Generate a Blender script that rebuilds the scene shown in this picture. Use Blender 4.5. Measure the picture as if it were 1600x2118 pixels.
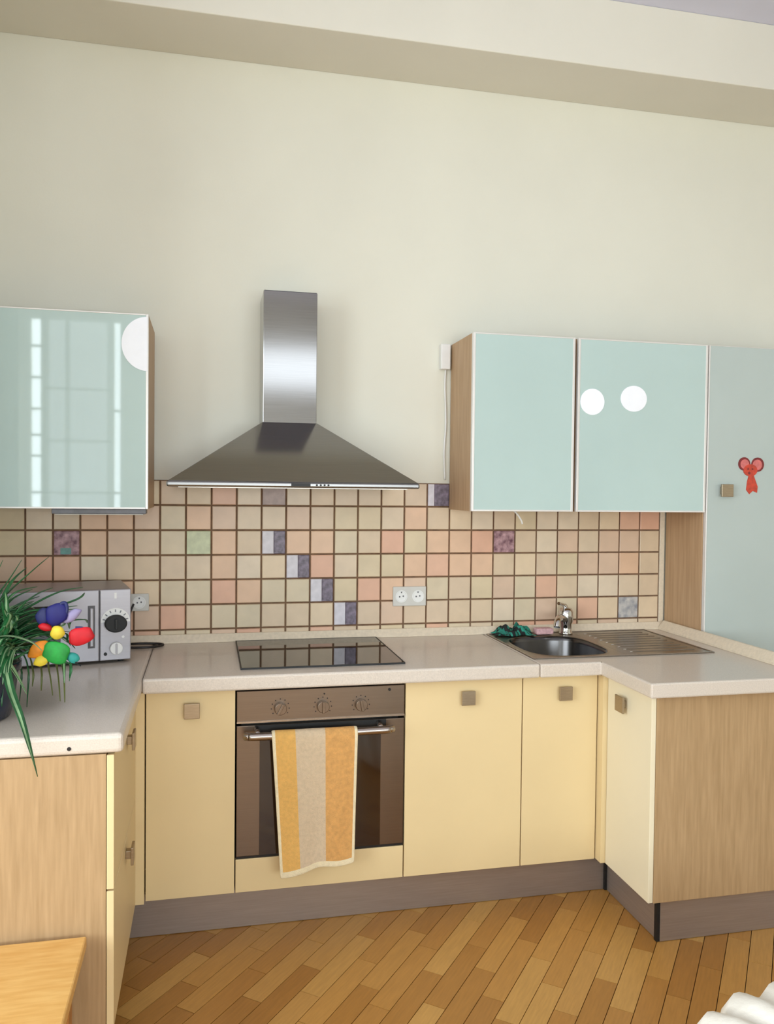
import bpy, bmesh, math, random
from mathutils import Vector, Matrix
random.seed(7)
PI = math.pi
scene = bpy.context.scene
for o in list(bpy.data.objects):
    bpy.data.objects.remove(o)
C = scene.collection

# ------------------------------------------------------------------ camera
CAM = (-0.0993, -3.4031, 1.5491)
YAW, PITCH, ROLL, FPX = 0.21828, -0.02606, 0.0107, 1675.5
fw = Vector((math.sin(YAW)*math.cos(PITCH), math.cos(YAW)*math.cos(PITCH), math.sin(PITCH)))
rt = Vector((math.cos(YAW), -math.sin(YAW), 0)); up = rt.cross(fw)
r2 = rt*math.cos(ROLL) + up*math.sin(ROLL); u2 = up*math.cos(ROLL) - rt*math.sin(ROLL)
cam_data = bpy.data.cameras.new('camera'); cam = bpy.data.objects.new('camera', cam_data); C.objects.link(cam)
cam.matrix_world = Matrix(((r2.x, u2.x, -fw.x, CAM[0]), (r2.y, u2.y, -fw.y, CAM[1]), (r2.z, u2.z, -fw.z, CAM[2]), (0, 0, 0, 1)))
cam_data.sensor_fit = 'HORIZONTAL'; cam_data.sensor_width = 36.0; cam_data.lens = FPX*36.0/1600.0
cam_data.clip_start = 0.05
scene.camera = cam

# ------------------------------------------------------------------ world, daylight, exposure
world = bpy.data.worlds.new('world'); scene.world = world; world.use_nodes = True
world.node_tree.nodes['Background'].inputs[0].default_value = (0.93, 0.97, 1.0, 1)
world.node_tree.nodes['Background'].inputs[1].default_value = 2.0
def area(name, loc, direction, sx, sy, power, col):
    L = bpy.data.lights.new(name, 'AREA'); L.shape = 'RECTANGLE'; L.size = sx; L.size_y = sy
    L.energy = power; L.color = col
    o = bpy.data.objects.new(name, L); C.objects.link(o); o.location = loc
    o.rotation_euler = Vector(direction).to_track_quat('-Z', 'Y').to_euler()
    return o
# daylight falling in through the windows of the room, and an added rear fill
DAY = (0.83, 0.94, 1.0)
area('daylight_left_window', (-2.7, -3.5, 1.85), (1, 0, -0.05), 3.0, 2.1, 185, DAY)
area('fill_wide_opening', (0.9, -5.67, 1.38), (0, 1, 0.05), 2.7, 1.05, 92, DAY)  # unseen fill added for even frontal light on the fronts
area('daylight_curtained_window', (-1.32, -5.67, 2.05), (0, 1, 0), 0.6, 2.3, 8, DAY)
area('daylight_high_window', (1.25, -5.67, 2.83), (0, 1, 0), 2.1, 0.5, 11, DAY)
area('daylight_slit_window', (-1.70, -5.67, 2.05), (0, 1, 0), 0.09, 2.3, 9, DAY)
area('daylight_slit_window', (-0.96, -5.67, 2.05), (0, 1, 0), 0.06, 2.3, 4.5, DAY)
scene.view_settings.view_transform = 'Standard'
scene.view_settings.look = 'None'
scene.view_settings.gamma = 1.0
scene.view_settings.use_curve_mapping = False
scene.view_settings.exposure = -0.2

# ------------------------------------------------------------------ material helpers
def lin(c):
    return tuple(((v/255)/12.92 if v/255 <= .04045 else ((v/255+.055)/1.055)**2.4) for v in c) + (1,)
MATS = {}
def mat(name, rgb, rough=0.5, metal=0.0, var=0.0, scale=20.0, stretch=(1, 1, 1), rgb2=None, bump=0.0, bscale=None,
        spec=0.5, coat=0.0, emit=0.0, aniso=0.0, rvar=0.0, detail=4.0):
    m = bpy.data.materials.new(name); m.use_nodes = True
    nt = m.node_tree; b = nt.nodes['Principled BSDF']
    b.inputs['Base Color'].default_value = lin(rgb); b.inputs['Roughness'].default_value = rough
    b.inputs['Metallic'].default_value = metal
    b.inputs['Specular IOR Level'].default_value = spec
    b.inputs['Coat Weight'].default_value = coat; b.inputs['Coat Roughness'].default_value = 0.05
    if aniso: b.inputs['Anisotropic'].default_value = aniso
    if emit:
        b.inputs['Emission Color'].default_value = lin(rgb); b.inputs['Emission Strength'].default_value = emit
    if var or rgb2 or bump or rvar:
        tc = nt.nodes.new('ShaderNodeTexCoord'); mp = nt.nodes.new('ShaderNodeMapping')
        mp.inputs['Scale'].default_value = stretch
        nt.links.new(tc.outputs['Object'], mp.inputs['Vector'])
        n = nt.nodes.new('ShaderNodeTexNoise'); n.inputs['Scale'].default_value = scale; n.inputs['Detail'].default_value = detail
        nt.links.new(mp.outputs['Vector'], n.inputs['Vector'])
        if var or rgb2:
            r = nt.nodes.new('ShaderNodeValToRGB')
            a = rgb if rgb2 else tuple(max(0, v*(1-var)) for v in rgb)
            c = rgb2 if rgb2 else tuple(min(255, v*(1+var)) for v in rgb)
            r.color_ramp.elements[0].color = lin(a); r.color_ramp.elements[1].color = lin(c)
            r.color_ramp.elements[0].position = 0.3; r.color_ramp.elements[1].position = 0.7
            nt.links.new(n.outputs['Fac'], r.inputs['Fac']); nt.links.new(r.outputs['Color'], b.inputs['Base Color'])
        if rvar:
            mr = nt.nodes.new('ShaderNodeMapRange'); mr.inputs['To Min'].default_value = max(0, rough-rvar); mr.inputs['To Max'].default_value = rough+rvar
            nt.links.new(n.outputs['Fac'], mr.inputs['Value']); nt.links.new(mr.outputs['Result'], b.inputs['Roughness'])
        if bump:
            n2 = n
            if bscale:
                n2 = nt.nodes.new('ShaderNodeTexNoise'); n2.inputs['Scale'].default_value = bscale; n2.inputs['Detail'].default_value = 4
                nt.links.new(mp.outputs['Vector'], n2.inputs['Vector'])
            bp = nt.nodes.new('ShaderNodeBump'); bp.inputs['Strength'].default_value = bump; bp.inputs['Distance'].default_value = 0.01
            nt.links.new(n2.outputs['Fac'], bp.inputs['Height']); nt.links.new(bp.outputs['Normal'], b.inputs['Normal'])
    MATS[name] = m
    return m
def random_mat(name, stops, rough, noise_scale, noise_amt, stretch=(1, 1, 1), bump=0.1):
    """colour picked per object from stops, plus fine procedural grain"""
    m = bpy.data.materials.new(name); m.use_nodes = True
    nt = m.node_tree; b = nt.nodes['Principled BSDF']; b.inputs['Roughness'].default_value = rough
    oi = nt.nodes.new('ShaderNodeObjectInfo'); r = nt.nodes.new('ShaderNodeValToRGB'); r.color_ramp.interpolation = 'CONSTANT'
    el = r.color_ramp.elements
    while len(el) < len(stops): el.new(0.5)
    for i, s in enumerate(stops):
        el[i].position = i/len(stops); el[i].color = lin(s)
    nt.links.new(oi.outputs['Random'], r.inputs['Fac'])
    tc = nt.nodes.new('ShaderNodeTexCoord'); mp = nt.nodes.new('ShaderNodeMapping'); mp.inputs['Scale'].default_value = stretch
    add = nt.nodes.new('ShaderNodeVectorMath'); add.operation = 'ADD'
    sc = nt.nodes.new('ShaderNodeMath'); sc.operation = 'MULTIPLY'; sc.inputs[1].default_value = 37.0
    nt.links.new(oi.outputs['Random'], sc.inputs[0]); nt.links.new(sc.outputs[0], add.inputs[1])
    nt.links.new(tc.outputs['Object'], mp.inputs['Vector']); nt.links.new(mp.outputs['Vector'], add.inputs[0])
    n = nt.nodes.new('ShaderNodeTexNoise'); n.inputs['Scale'].default_value = noise_scale; n.inputs['Detail'].default_value = 5
    nt.links.new(add.outputs[0], n.inputs['Vector'])
    mr = nt.nodes.new('ShaderNodeMapRange'); mr.inputs['From Min'].default_value = 0.25; mr.inputs['From Max'].default_value = 0.75
    mr.inputs['To Min'].default_value = 1-noise_amt; mr.inputs['To Max'].default_value = 1+noise_amt
    nt.links.new(n.outputs['Fac'], mr.inputs['Value'])
    mx = nt.nodes.new('ShaderNodeMix'); mx.data_type = 'RGBA'; mx.blend_type = 'MULTIPLY'; mx.inputs[0].default_value = 1.0
    nt.links.new(r.outputs['Color'], mx.inputs[6]); nt.links.new(mr.outputs['Result'], mx.inputs[7])
    nt.links.new(mx.outputs[2], b.inputs['Base Color'])
    if bump:
        bp = nt.nodes.new('ShaderNodeBump'); bp.inputs['Strength'].default_value = bump; bp.inputs['Distance'].default_value = 0.004
        nt.links.new(n.outputs['Fac'], bp.inputs['Height']); nt.links.new(bp.outputs['Normal'], b.inputs['Normal'])
    MATS[name] = m
    return m

mat('wall_paint', (224, 221, 206), 0.85, var=0.015, scale=1.5, bump=0.03, bscale=120)
mat('beam_paint', (222, 217, 203), 0.85, var=0.012, scale=2, bump=0.03, bscale=120)
mat('ceiling_paint', (212, 212, 228), 0.9, var=0.01, scale=2)
mat('grout', (116, 88, 66), 0.9, var=0.12, scale=30)
random_mat('tile', [(214, 190, 160), (220, 176, 148), (212, 192, 158), (222, 202, 176), (220, 172, 144), (216, 194, 166),
                    (212, 188, 160), (222, 184, 152), (214, 184, 158), (222, 198, 166), (212, 194, 164)], 0.38, 14, 0.07, bump=0.25)
mat('tile_violet', (110, 98, 112), 0.4, var=0.25, scale=60, bump=0.1)
mat('tile_pale', (212, 206, 212), 0.4, var=0.05, scale=40)
mat('tile_flower', (196, 156, 160), 0.4, scale=45, rgb2=(96, 52, 66), bump=0.1)
mat('tile_dusk', (168, 146, 138), 0.4, var=0.08, scale=30)
mat('tile_teal', (96, 146, 138), 0.4, var=0.1, scale=40)
mat('tile_grey', (206, 200, 192), 0.4, scale=38, rgb2=(140, 140, 146))
mat('tile_green', (196, 200, 164), 0.4, var=0.06, scale=40)
mat('worktop', (210, 198, 185), 0.3, var=0.035, scale=260, detail=2, spec=0.5, coat=0.15)
mat('upstand', (220, 204, 180), 0.4, var=0.03, scale=80)
mat('cream_front', (227, 203, 155), 0.42, var=0.012, scale=3)
mat('cream_lit', (234, 222, 192), 0.45, var=0.01, scale=3)  # lighter cream copy, window light on the right arm door put into the colour
mat('oak_panel', (166, 135, 96), 0.5, scale=7, stretch=(14, 14, 0.9), rgb2=(184, 152, 112), bump=0.05, detail=7)
mat('oak_side', (190, 156, 120), 0.5, scale=6, stretch=(12, 12, 0.8), rgb2=(172, 138, 102), bump=0.04, detail=6)
mat('carcass', (92, 78, 62), 0.7, var=0.05, scale=10)
mat('plinth_alu', (160, 146, 136), 0.38, metal=0.55, var=0.03, scale=6, stretch=(1, 1, 30))
mat('black_rubber', (18, 17, 17), 0.6, var=0.1, scale=30)
mat('knob_steel', (168, 152, 130), 0.33, metal=0.85, var=0.04, scale=40, stretch=(1, 1, 12))
mat('steel', (176, 166, 158), 0.27, metal=1.0, var=0.02, scale=5, stretch=(1, 60, 60), aniso=0.4, rvar=0.03)
mat('hood_steel', (142, 140, 140), 0.12, metal=1.0, var=0.02, scale=5, stretch=(1, 60, 60), rvar=0.02)
mat('rim_steel', (128, 126, 124), 0.3, metal=1.0, var=0.03, scale=5)
mat('oven_steel', (128, 113, 100), 0.3, metal=0.95, var=0.02, scale=5, stretch=(1, 60, 60), rvar=0.03)
mat('chrome', (205, 203, 200), 0.1, metal=1.0, var=0.01, scale=9)
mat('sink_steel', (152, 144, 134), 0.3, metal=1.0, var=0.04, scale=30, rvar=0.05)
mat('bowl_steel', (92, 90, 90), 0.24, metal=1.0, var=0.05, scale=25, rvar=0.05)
mat('black_glass', (14, 12, 11), 0.04, var=0.05, scale=5, spec=0.8)
mat('oven_glass', (46, 28, 16), 0.06, var=0.1, scale=4, spec=0.7)
mat('black_gap', (12, 11, 11), 0.5, var=0.05, scale=9)
mat('door_glass', (182, 202, 198), 0.03, var=0.012, scale=2.5, spec=0.55)
mat('door_glass_grey', (180, 191, 187), 0.08, var=0.012, scale=2.5, spec=0.5)
mat('white_alu', (226, 222, 218), 0.3, metal=0.25, var=0.01, scale=8)
mat('white_plastic', (232, 230, 226), 0.4, var=0.01, scale=20)
mat('socket_grey', (206, 202, 194), 0.4, var=0.02, scale=20)
mat('socket_hole', (92, 90, 92), 0.5, var=0.05, scale=20)
mat('reflection_white', (244, 245, 250), 0.5, var=0.008, scale=20)  # flat white for the round reflections painted on the door glass
mat('sticker_red', (190, 66, 46), 0.5, var=0.12, scale=60)
mat('sticker_dark_red', (120, 40, 42), 0.5, var=0.1, scale=60)
mat('sticker_pink', (206, 112, 108), 0.5, var=0.08, scale=60)
mat('microwave_silver', (160, 156, 160), 0.35, metal=0.5, var=0.02, scale=6, stretch=(1, 1, 40))
mat('microwave_door', (150, 146, 150), 0.3, metal=0.5, var=0.03, scale=6)
mat('dark_window', (26, 26, 28), 0.1, var=0.1, scale=10)
mat('cord_black', (28, 22, 20), 0.5, var=0.1, scale=40)
mat('print_grey', (120, 120, 126), 0.5, var=0.05, scale=40)
mat('leaf_green', (34, 88, 48), 0.38, var=0.3, scale=18)
mat('leaf_pale', (136, 168, 124), 0.4, var=0.2, scale=14)
mat('leaf_olive', (88, 96, 44), 0.5, var=0.25, scale=14)
mat('pot_navy', (16, 30, 52), 0.25, var=0.15, scale=12, coat=0.3)
mat('soil', (50, 36, 26), 0.95, var=0.3, scale=80, bump=0.5)
mat('petal_blue', (18, 18, 100), 0.6, var=0.1, scale=20)
mat('petal_navy', (34, 40, 92), 0.6, var=0.1, scale=20)
mat('petal_lilac', (150, 140, 178), 0.6, var=0.06, scale=20)
mat('petal_red', (196, 14, 30), 0.6, var=0.1, scale=20)
mat('petal_green', (34, 158, 62), 0.6, var=0.12, scale=30)
mat('petal_teal', (42, 150, 140), 0.6, var=0.1, scale=20)
mat('petal_orange', (226, 138, 32), 0.6, var=0.12, scale=30)
mat('petal_yellow', (234, 206, 60), 0.6, var=0.1, scale=30)
mat('stick_green', (60, 120, 70), 0.4, var=0.1, scale=20)
mat('towel_orange', (232, 180, 100), 0.95, var=0.035, scale=90, bump=0.6, bscale=380)
mat('towel_beige', (218, 194, 162), 0.95, var=0.03, scale=90, bump=0.6, bscale=380)
mat('towel_brown', (222, 166, 98), 0.95, var=0.05, scale=70, bump=0.6, bscale=380)
mat('towel_hem', (238, 222, 186), 0.95, var=0.03, scale=60, bump=0.5, bscale=380)
mat('cloth_green', (38, 122, 104), 0.85, var=0.3, scale=40, bump=0.4, bscale=200)
mat('cloth_black', (16, 22, 22), 0.8, var=0.2, scale=40)
mat('sponge_pink', (206, 164, 166), 0.9, var=0.08, scale=90, bump=0.4)
mat('stool_pine', (214, 160, 86), 0.42, scale=5, stretch=(2.2, 16, 16), rgb2=(230, 184, 112), bump=0.04, detail=6)
mat('stool_edge', (186, 128, 66), 0.5, scale=6, stretch=(14, 3, 14), rgb2=(170, 112, 54), detail=6)
mat('pouf_white', (240, 234, 222), 0.9, var=0.02, scale=8, bump=0.25, bscale=60)
mat('subfloor', (62, 38, 20), 0.9, var=0.1, scale=20)
PLANK_COLS = [(178, 127, 63), (188, 138, 71), (170, 119, 56), (183, 132, 66), (194, 147, 80), (176, 124, 60), (166, 115, 54), (189, 141, 76)]
random_mat('plank', PLANK_COLS, 0.4, 9, 0.10, stretch=(1.6, 16, 8), bump=0.08)
mat('plank_far', PLANK_COLS[3], 0.4, scale=5, stretch=(4, 4, 4), rgb2=PLANK_COLS[4], bump=0.04)
mat('window_white', (236, 236, 234), 0.4, var=0.01, scale=10)

# ------------------------------------------------------------------ mesh helpers
def nb(): return bmesh.new()
def bx(bm, x0, x1, y0, y1, z0, z1, mi=0):
    v = [bm.verts.new(p) for p in ((x0,y0,z0),(x1,y0,z0),(x1,y1,z0),(x0,y1,z0),(x0,y0,z1),(x1,y0,z1),(x1,y1,z1),(x0,y1,z1))]
    for f in ((0,3,2,1),(4,5,6,7),(0,1,5,4),(1,2,6,5),(2,3,7,6),(3,0,4,7)):
        bm.faces.new([v[i] for i in f]).material_index = mi
    return bm
def prism(bm, pts, axis, a0, a1, mi=0):
    """extrude a 2-D outline along axis ('x','y','z') from a0 to a1"""
    def P(p, a): return {'x': (a, p[0], p[1]), 'y': (p[0], a, p[1]), 'z': (p[0], p[1], a)}[axis]
    A = [bm.verts.new(P(p, a0)) for p in pts]; B = [bm.verts.new(P(p, a1)) for p in pts]
    n = len(pts)
    bm.faces.new(A).material_index = mi; bm.faces.new(B[::-1]).material_index = mi
    for i in range(n):
        bm.faces.new((A[i], B[i], B[(i+1) % n], A[(i+1) % n])).material_index = mi
    bmesh.ops.recalc_face_normals(bm, faces=bm.faces)
    return bm
def disc(bm, c, axis, r, a0, a1, n=32, mi=0, ry=None, start=0, end=2*PI):
    ry = ry or r
    full = abs(end-start-2*PI) < 1e-6
    m = n if full else n+1
    pts = [(c[0]+r*math.cos(start+(end-start)*i/n), c[1]+ry*math.sin(start+(end-start)*i/n)) for i in range(m)]
    return prism(bm, pts, axis, a0, a1, mi)
def tube(bm, pts, rad, n=10, mi=0, cap=True):
    pts = [Vector(p) for p in pts]; rings = []
    rads = rad if isinstance(rad, (list, tuple)) else [rad]*len(pts)
    prev = None
    for i, p in enumerate(pts):
        t = (pts[min(i+1, len(pts)-1)] - pts[max(i-1, 0)]).normalized()
        if prev is None:
            a = t.orthogonal().normalized()
        else:
            a = (prev - t*prev.dot(t)).normalized()
        prev = a; b = t.cross(a)
        rings.append([bm.verts.new(p + (a*math.cos(2*PI*k/n) + b*math.sin(2*PI*k/n))*rads[i]) for k in range(n)])
    for i in range(len(rings)-1):
        for k in range(n):
            f = bm.faces.new((rings[i][k], rings[i][(k+1) % n], rings[i+1][(k+1) % n], rings[i+1][k])); f.smooth = True; f.material_index = mi
    if cap:
        bm.faces.new(rings[0][::-1]).material_index = mi; bm.faces.new(rings[-1]).material_index = mi
    return bm
def lathe(bm, prof, c=(0, 0, 0), n=32, mi=0, smooth=True):
    rings = []
    for r, z in prof:
        rings.append([bm.verts.new((c[0]+r*math.cos(2*PI*k/n), c[1]+r*math.sin(2*PI*k/n), c[2]+z)) for k in range(n)])
    for i in range(len(rings)-1):
        for k in range(n):
            f = bm.faces.new((rings[i][k], rings[i][(k+1) % n], rings[i+1][(k+1) % n], rings[i+1][k])); f.smooth = smooth; f.material_index = mi
    bm.faces.new(rings[0][::-1]).material_index = mi; bm.faces.new(rings[-1]).material_index = mi
    bmesh.ops.recalc_face_normals(bm, faces=bm.faces)
    return bm
def smooth_path(ctrl, n=8):
    P = [Vector(p) for p in ctrl]; out = []
    for i in range(len(P)-1):
        p0, p1, p2, p3 = P[max(i-1, 0)], P[i], P[i+1], P[min(i+2, len(P)-1)]
        for k in range(n):
            t = k/n
            out.append(0.5*((2*p1) + (p2-p0)*t + (2*p0-5*p1+4*p2-p3)*t*t + (3*p1-p0-3*p2+p3)*t**3))
    out.append(P[-1])
    return out
def obj(name, bm, mats, parent=None, bevel=0.0, off=None, segs=2):
    """link bm as ONE mesh object; bm is in world coordinates unless the parent is rotated (off=(0,0,0))"""
    me = bpy.data.meshes.new(name)
    bmesh.ops.recalc_face_normals(bm, faces=bm.faces)
    if off is None:
        off = Vector(parent['_base']) if parent is not None else Vector((0, 0, 0))
    bmesh.ops.translate(bm, verts=bm.verts, vec=-Vector(off))
    bm.to_mesh(me); bm.free()
    for m in ([mats] if isinstance(mats, str) else mats): me.materials.append(MATS[m])
    o = bpy.data.objects.new(name, me); C.objects.link(o)
    o['_base'] = tuple(off)
    if parent is not None: o.parent = parent
    if bevel:
        b = o.modifiers.new('bevel', 'BEVEL'); b.width = bevel; b.segments = segs; b.limit_method = 'ANGLE'; b.angle_limit = math.radians(50)
    return o
def tag(o, label, cat, group=None):
    o['label'] = label; o['category'] = cat
    if group: o['group'] = group
    return o
def thing(name, label, cat, loc=(0, 0, 0), rotz=0, group=None):
    o = bpy.data.objects.new(name, None); C.objects.link(o); o.location = loc; o.rotation_euler = (0, 0, rotz)
    o.empty_display_size = 0.05
    o['_base'] = tuple(loc) if not rotz else (0, 0, 0)
    return tag(o, label, cat, group)
def struct(name, bm, m, bevel=0.0):
    o = obj(name, bm, m, None, bevel); o['kind'] = 'structure'
    return o

# ------------------------------------------------------------------ room shell
XL, XR, YB, ZC = -0.955, 4.2, -5.6, 3.5646
TZ0, TP, TX = 0.9741, 0.1016, -0.2855      # tile grid on the back wall
wall_back = struct('wall_back', bx(nb(), XL-0.1, XR+0.1, 0, 0.1, -0.02, ZC+0.1), 'wall_paint')
XO = -2.62                                   # the room widens to the left beyond the kitchen arm
def pierced(u0, u1, holes, axis, a0, a1):
    """wall along x or y between u0 and u1 with rectangular openings (u0, u1, z0, z1), sorted by u"""
    bm = nb(); zb, zt = -0.05, ZC+0.1; cuts = []
    u = u0
    for (h0, h1, z0, z1) in holes:
        cuts += [(u, h0, zb, zt), (h0, h1, zb, z0), (h0, h1, z1, zt)]; u = h1
    cuts.append((u, u1, zb, zt))
    for (p, q, z0, z1) in cuts:
        if axis == 'x': bx(bm, p, q, a0, a1, z0, z1)
        else: bx(bm, a0, a1, p, q, z0, z1)
    return bm
def window_frame(name, h, axis, a, bars_u=(), bars_z=(), t=0.045):
    u0, u1, z0, z1 = h; w = nb()
    rects = [(u0, u1, z0, z0+t), (u0, u1, z1-t, z1), (u0, u0+t, z0+t, z1-t), (u1-t, u1, z0+t, z1-t)]
    if u1-u0 < 0.3: rects = rects[:2]
    rects += [(u-0.02, u+0.02, z0+t, z1-t) for u in bars_u] + [(u0, u1, z-0.012, z+0.012) for z in bars_z]
    for (p, q, c, d) in rects:
        if axis == 'x': bx(w, p, q, a, a+0.04, c, d)
        else: bx(w, a, a+0.04, p, q, c, d)
    struct(name, w, 'window_white', 0.003)
HL = (-5.0, -2.0, 0.8, 2.9)
REAR = [(-1.745, -1.655, 0.9, 3.2), (-1.63, -1.01, 0.9, 3.2), (-0.99, -0.93, 0.9, 3.2), (0.2, 2.3, 2.58, 3.08)]
WIDE_FILL = (-0.46, 2.26, 0.85, 1.94)  # opening added for the frontal fill, kept out of the reflections
struct('wall_left', bx(nb(), XL-0.1, XL, -1.36, 0, -0.05, ZC+0.1), 'wall_paint')
struct('wall_left_far', pierced(YB, -1.26, [HL], 'y', XO-0.1, XO), 'wall_paint')
struct('wall_left_return', bx(nb(), XO-0.1, XL-0.1, -1.36, -1.26, -0.05, ZC+0.1), 'wall_paint')
bm = nb(); RY = (YB-0.1, YB)
zb_, zt_ = -0.05, ZC+0.1
for (p, q, c, d) in ((XO-.1, -1.745, zb_, zt_), (-1.745, -0.93, zb_, .9), (-1.745, -0.93, 3.2, zt_), (-1.655, -1.63, .9, 3.2), (-1.01, -0.99, .9, 3.2), (-0.93, -0.46, zb_, zt_),
                     (-0.46, 2.7, zb_, .85), (-0.46, 2.7, 1.94, 2.58), (-0.46, 2.7, 3.08, zt_), (2.26, 2.7, .85, 1.94), (-0.46, 0.2, 2.58, 3.08), (2.3, 2.7, 2.58, 3.08),
                     (2.7, XR+.1, zb_, zt_)):
    bx(bm, p, q, RY[0], RY[1], c, d)
struct('wall_rear', bm, 'wall_paint')
struct('wall_right', bx(nb(), XR, XR+0.1, YB, 0, -0.02, ZC+0.1), 'wall_paint')
struct('ceiling', bx(nb(), XO, XR, YB, 0, ZC, ZC+0.1), 'ceiling_paint')
struct('trim_1', bx(nb(), XL, XR, -0.313, 0, 3.2913, ZC), 'beam_paint', 0.004)
# windows (behind and beside the camera): frames and bars
window_frame('window_1', HL, 'y', XO-0.06, (-4.0, -3.0), (2.2,))
window_frame('window_2', REAR[0], 'x', YB-0.06, (), (1.2, 1.5, 1.85, 2.05, 2.3, 2.6, 2.9))
window_frame('window_3', REAR[1], 'x', YB-0.06, (-1.42,), (1.5, 2.0, 2.5))
window_frame('window_4', REAR[2], 'x', YB-0.06, (), (1.5, 2.3))
window_frame('window_5', REAR[3], 'x', YB-0.06)
window_frame('fill_window', WIDE_FILL, 'x', YB-0.06, (0.45, 1.35))  # frame of the added fill opening

# floor: dark subfloor, parquet blocks laid on the diagonal
floor = struct('floor', bx(nb(), XO, XR, YB, 0, -0.05, -0.008), 'subfloor')
ANG, PW, PL = math.radians(50.5), 0.072, 0.36
pd = Vector((math.cos(ANG), math.sin(ANG), 0)); pn = Vector((-math.sin(ANG), math.cos(ANG), 0))
bm = bx(nb(), -PL/2+0.0012, PL/2-0.0012, -PW/2+0.0012, PW/2-0.0012, -0.008, 0)
plank_me = bpy.data.meshes.new('plank'); bmesh.ops.recalc_face_normals(bm, faces=bm.faces); bm.to_mesh(plank_me); bm.free(); plank_me.materials.append(MATS['plank'])
far = nb(); near = []
for j in range(-90, 90):
    offs = (j % 3)*PL/3 + random.uniform(-0.03, 0.03)
    for i in range(-25, 25):
        c = pd*(i*PL+offs) + pn*(j*PW) + Vector((0.8, -1.5, 0))
        if not (XO+0.15 < c.x < XR-0.15 and YB+0.15 < c.y < -0.15) or (c.x < XL+0.15 and c.y > -1.5): continue
        if -0.62 < c.x < 2.25 and -1.62 < c.y < -0.42: near.append(c)
        else:
            M = Matrix.Translation(c) @ Matrix.Rotation(ANG, 4, 'Z')
            vs = [far.verts.new(M @ Vector(p)) for p in ((-PL/2+.001,-PW/2+.001,0),(PL/2-.001,-PW/2+.001,0),(PL/2-.001,PW/2-.001,0),(-PL/2+.001,PW/2-.001,0))]
            lo = [far.verts.new(v.co - Vector((0, 0, .008))) for v in vs]
            far.faces.new(vs)
            for k in range(4): far.faces.new((vs[k], lo[k], lo[(k+1) % 4], vs[(k+1) % 4]))
for c in near[:300]:
    o = bpy.data.objects.new('plank', plank_me); C.objects.link(o); o.parent = floor
    o.location = c + Vector((0, 0, random.uniform(-0.0006, 0.0)));  o.rotation_euler = (0, 0, ANG + (PI if random.random() < .5 else 0))
fo = obj('far_planks', far, 'plank_far', floor); fo['kind'] = 'stuff'

# ------------------------------------------------------------------ backsplash tiles (parts of the back wall)
TILE_END = 1.952
ZTOP = TZ0 + 6*TP
obj('grout_bed', bx(nb(), XL, TILE_END, -0.004, 0.0, 0.915, ZTOP), 'grout', wall_back)
obj('tile_edge_trim', bx(nb(), TILE_END, 1.975, -0.012, 0.0, 0.93, 1.47), 'upstand', wall_back, 0.002)
G = 0.0033
def tile_mesh(w_, h_, m):
    b = nb(); t = 0.0065; e = 0.0022
    v = [b.verts.new(p) for p in ((-w_/2,0,-h_/2),(w_/2,0,-h_/2),(w_/2,0,h_/2),(-w_/2,0,h_/2),
         (-w_/2,-t+e,-h_/2),(w_/2,-t+e,-h_/2),(w_/2,-t+e,h_/2),(-w_/2,-t+e,h_/2),
         (-w_/2+e,-t,-h_/2+e),(w_/2-e,-t,-h_/2+e),(w_/2-e,-t,h_/2-e),(-w_/2+e,-t,h_/2-e))]
    for lo in (0, 4):
        for k in range(4): b.faces.new((v[lo+k], v[lo+(k+1) % 4], v[lo+4+(k+1) % 4], v[lo+4+k]))
    b.faces.new(v[8:12])
    bmesh.ops.recalc_face_normals(b, faces=b.faces)
    me = bpy.data.meshes.new('tile'); b.to_mesh(me); b.free(); me.materials.append(MATS[m])
    return me
FS = TP - 2*G
tile_cache = {}
def put_tile(x0, x1, z0, z1, m='tile', name='tile'):
    key = (round(x1-x0, 4), round(z1-z0, 4), m)
    if key not in tile_cache: tile_cache[key] = tile_mesh(x1-x0, z1-z0, m)
    o = bpy.data.objects.new(name, tile_cache[key]); C.objects.link(o); o.parent = wall_back
    o.location = ((x0+x1)/2, -0.004 - random.uniform(0, 0.0006), (z0+z1)/2)
    return o
special = {(-4, 3): 'tile_flower', (14, 3): 'tile_flower', (4, 5): 'tile_dusk', (20, 0): 'tile_grey', (1, 3): 'tile_green'}
split = {(4, 3): 0.5, (5, 2): 0.5, (6, 1): 0.5, (7, 0): 0.5, (11, 5): 0.3}
for i in range(-7, 22):
    for k in range(-1, 6):
        x0 = max(TX+i*TP+G, XL+0.001); x1 = min(TX+(i+1)*TP-G, TILE_END-0.001)
        if x1-x0 < 0.008: continue
        z0 = TZ0+k*TP+G if k >= 0 else 0.93; z1 = TZ0+(k+1)*TP-G
        if (i, k) in split:
            xm = x0 + (x1-x0)*split[(i, k)]
            put_tile(x0, xm, z0, z1, 'tile_pale'); put_tile(xm+0.0005, x1, z0, z1, 'tile_violet', 'picture_tile')
        else:
            m = special.get((i, k), 'tile')
            o = put_tile(x0, x1, z0, z1, m, 'picture_tile' if m != 'tile' else 'tile')
            if (i, k) == (-4, 3):
                obj('tile_motif', bx(nb(), x0+0.025, x0+0.065, -0.0125, -0.0108, z0+0.003, z0+0.028), 'tile_teal', o, off=o.location)

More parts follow.
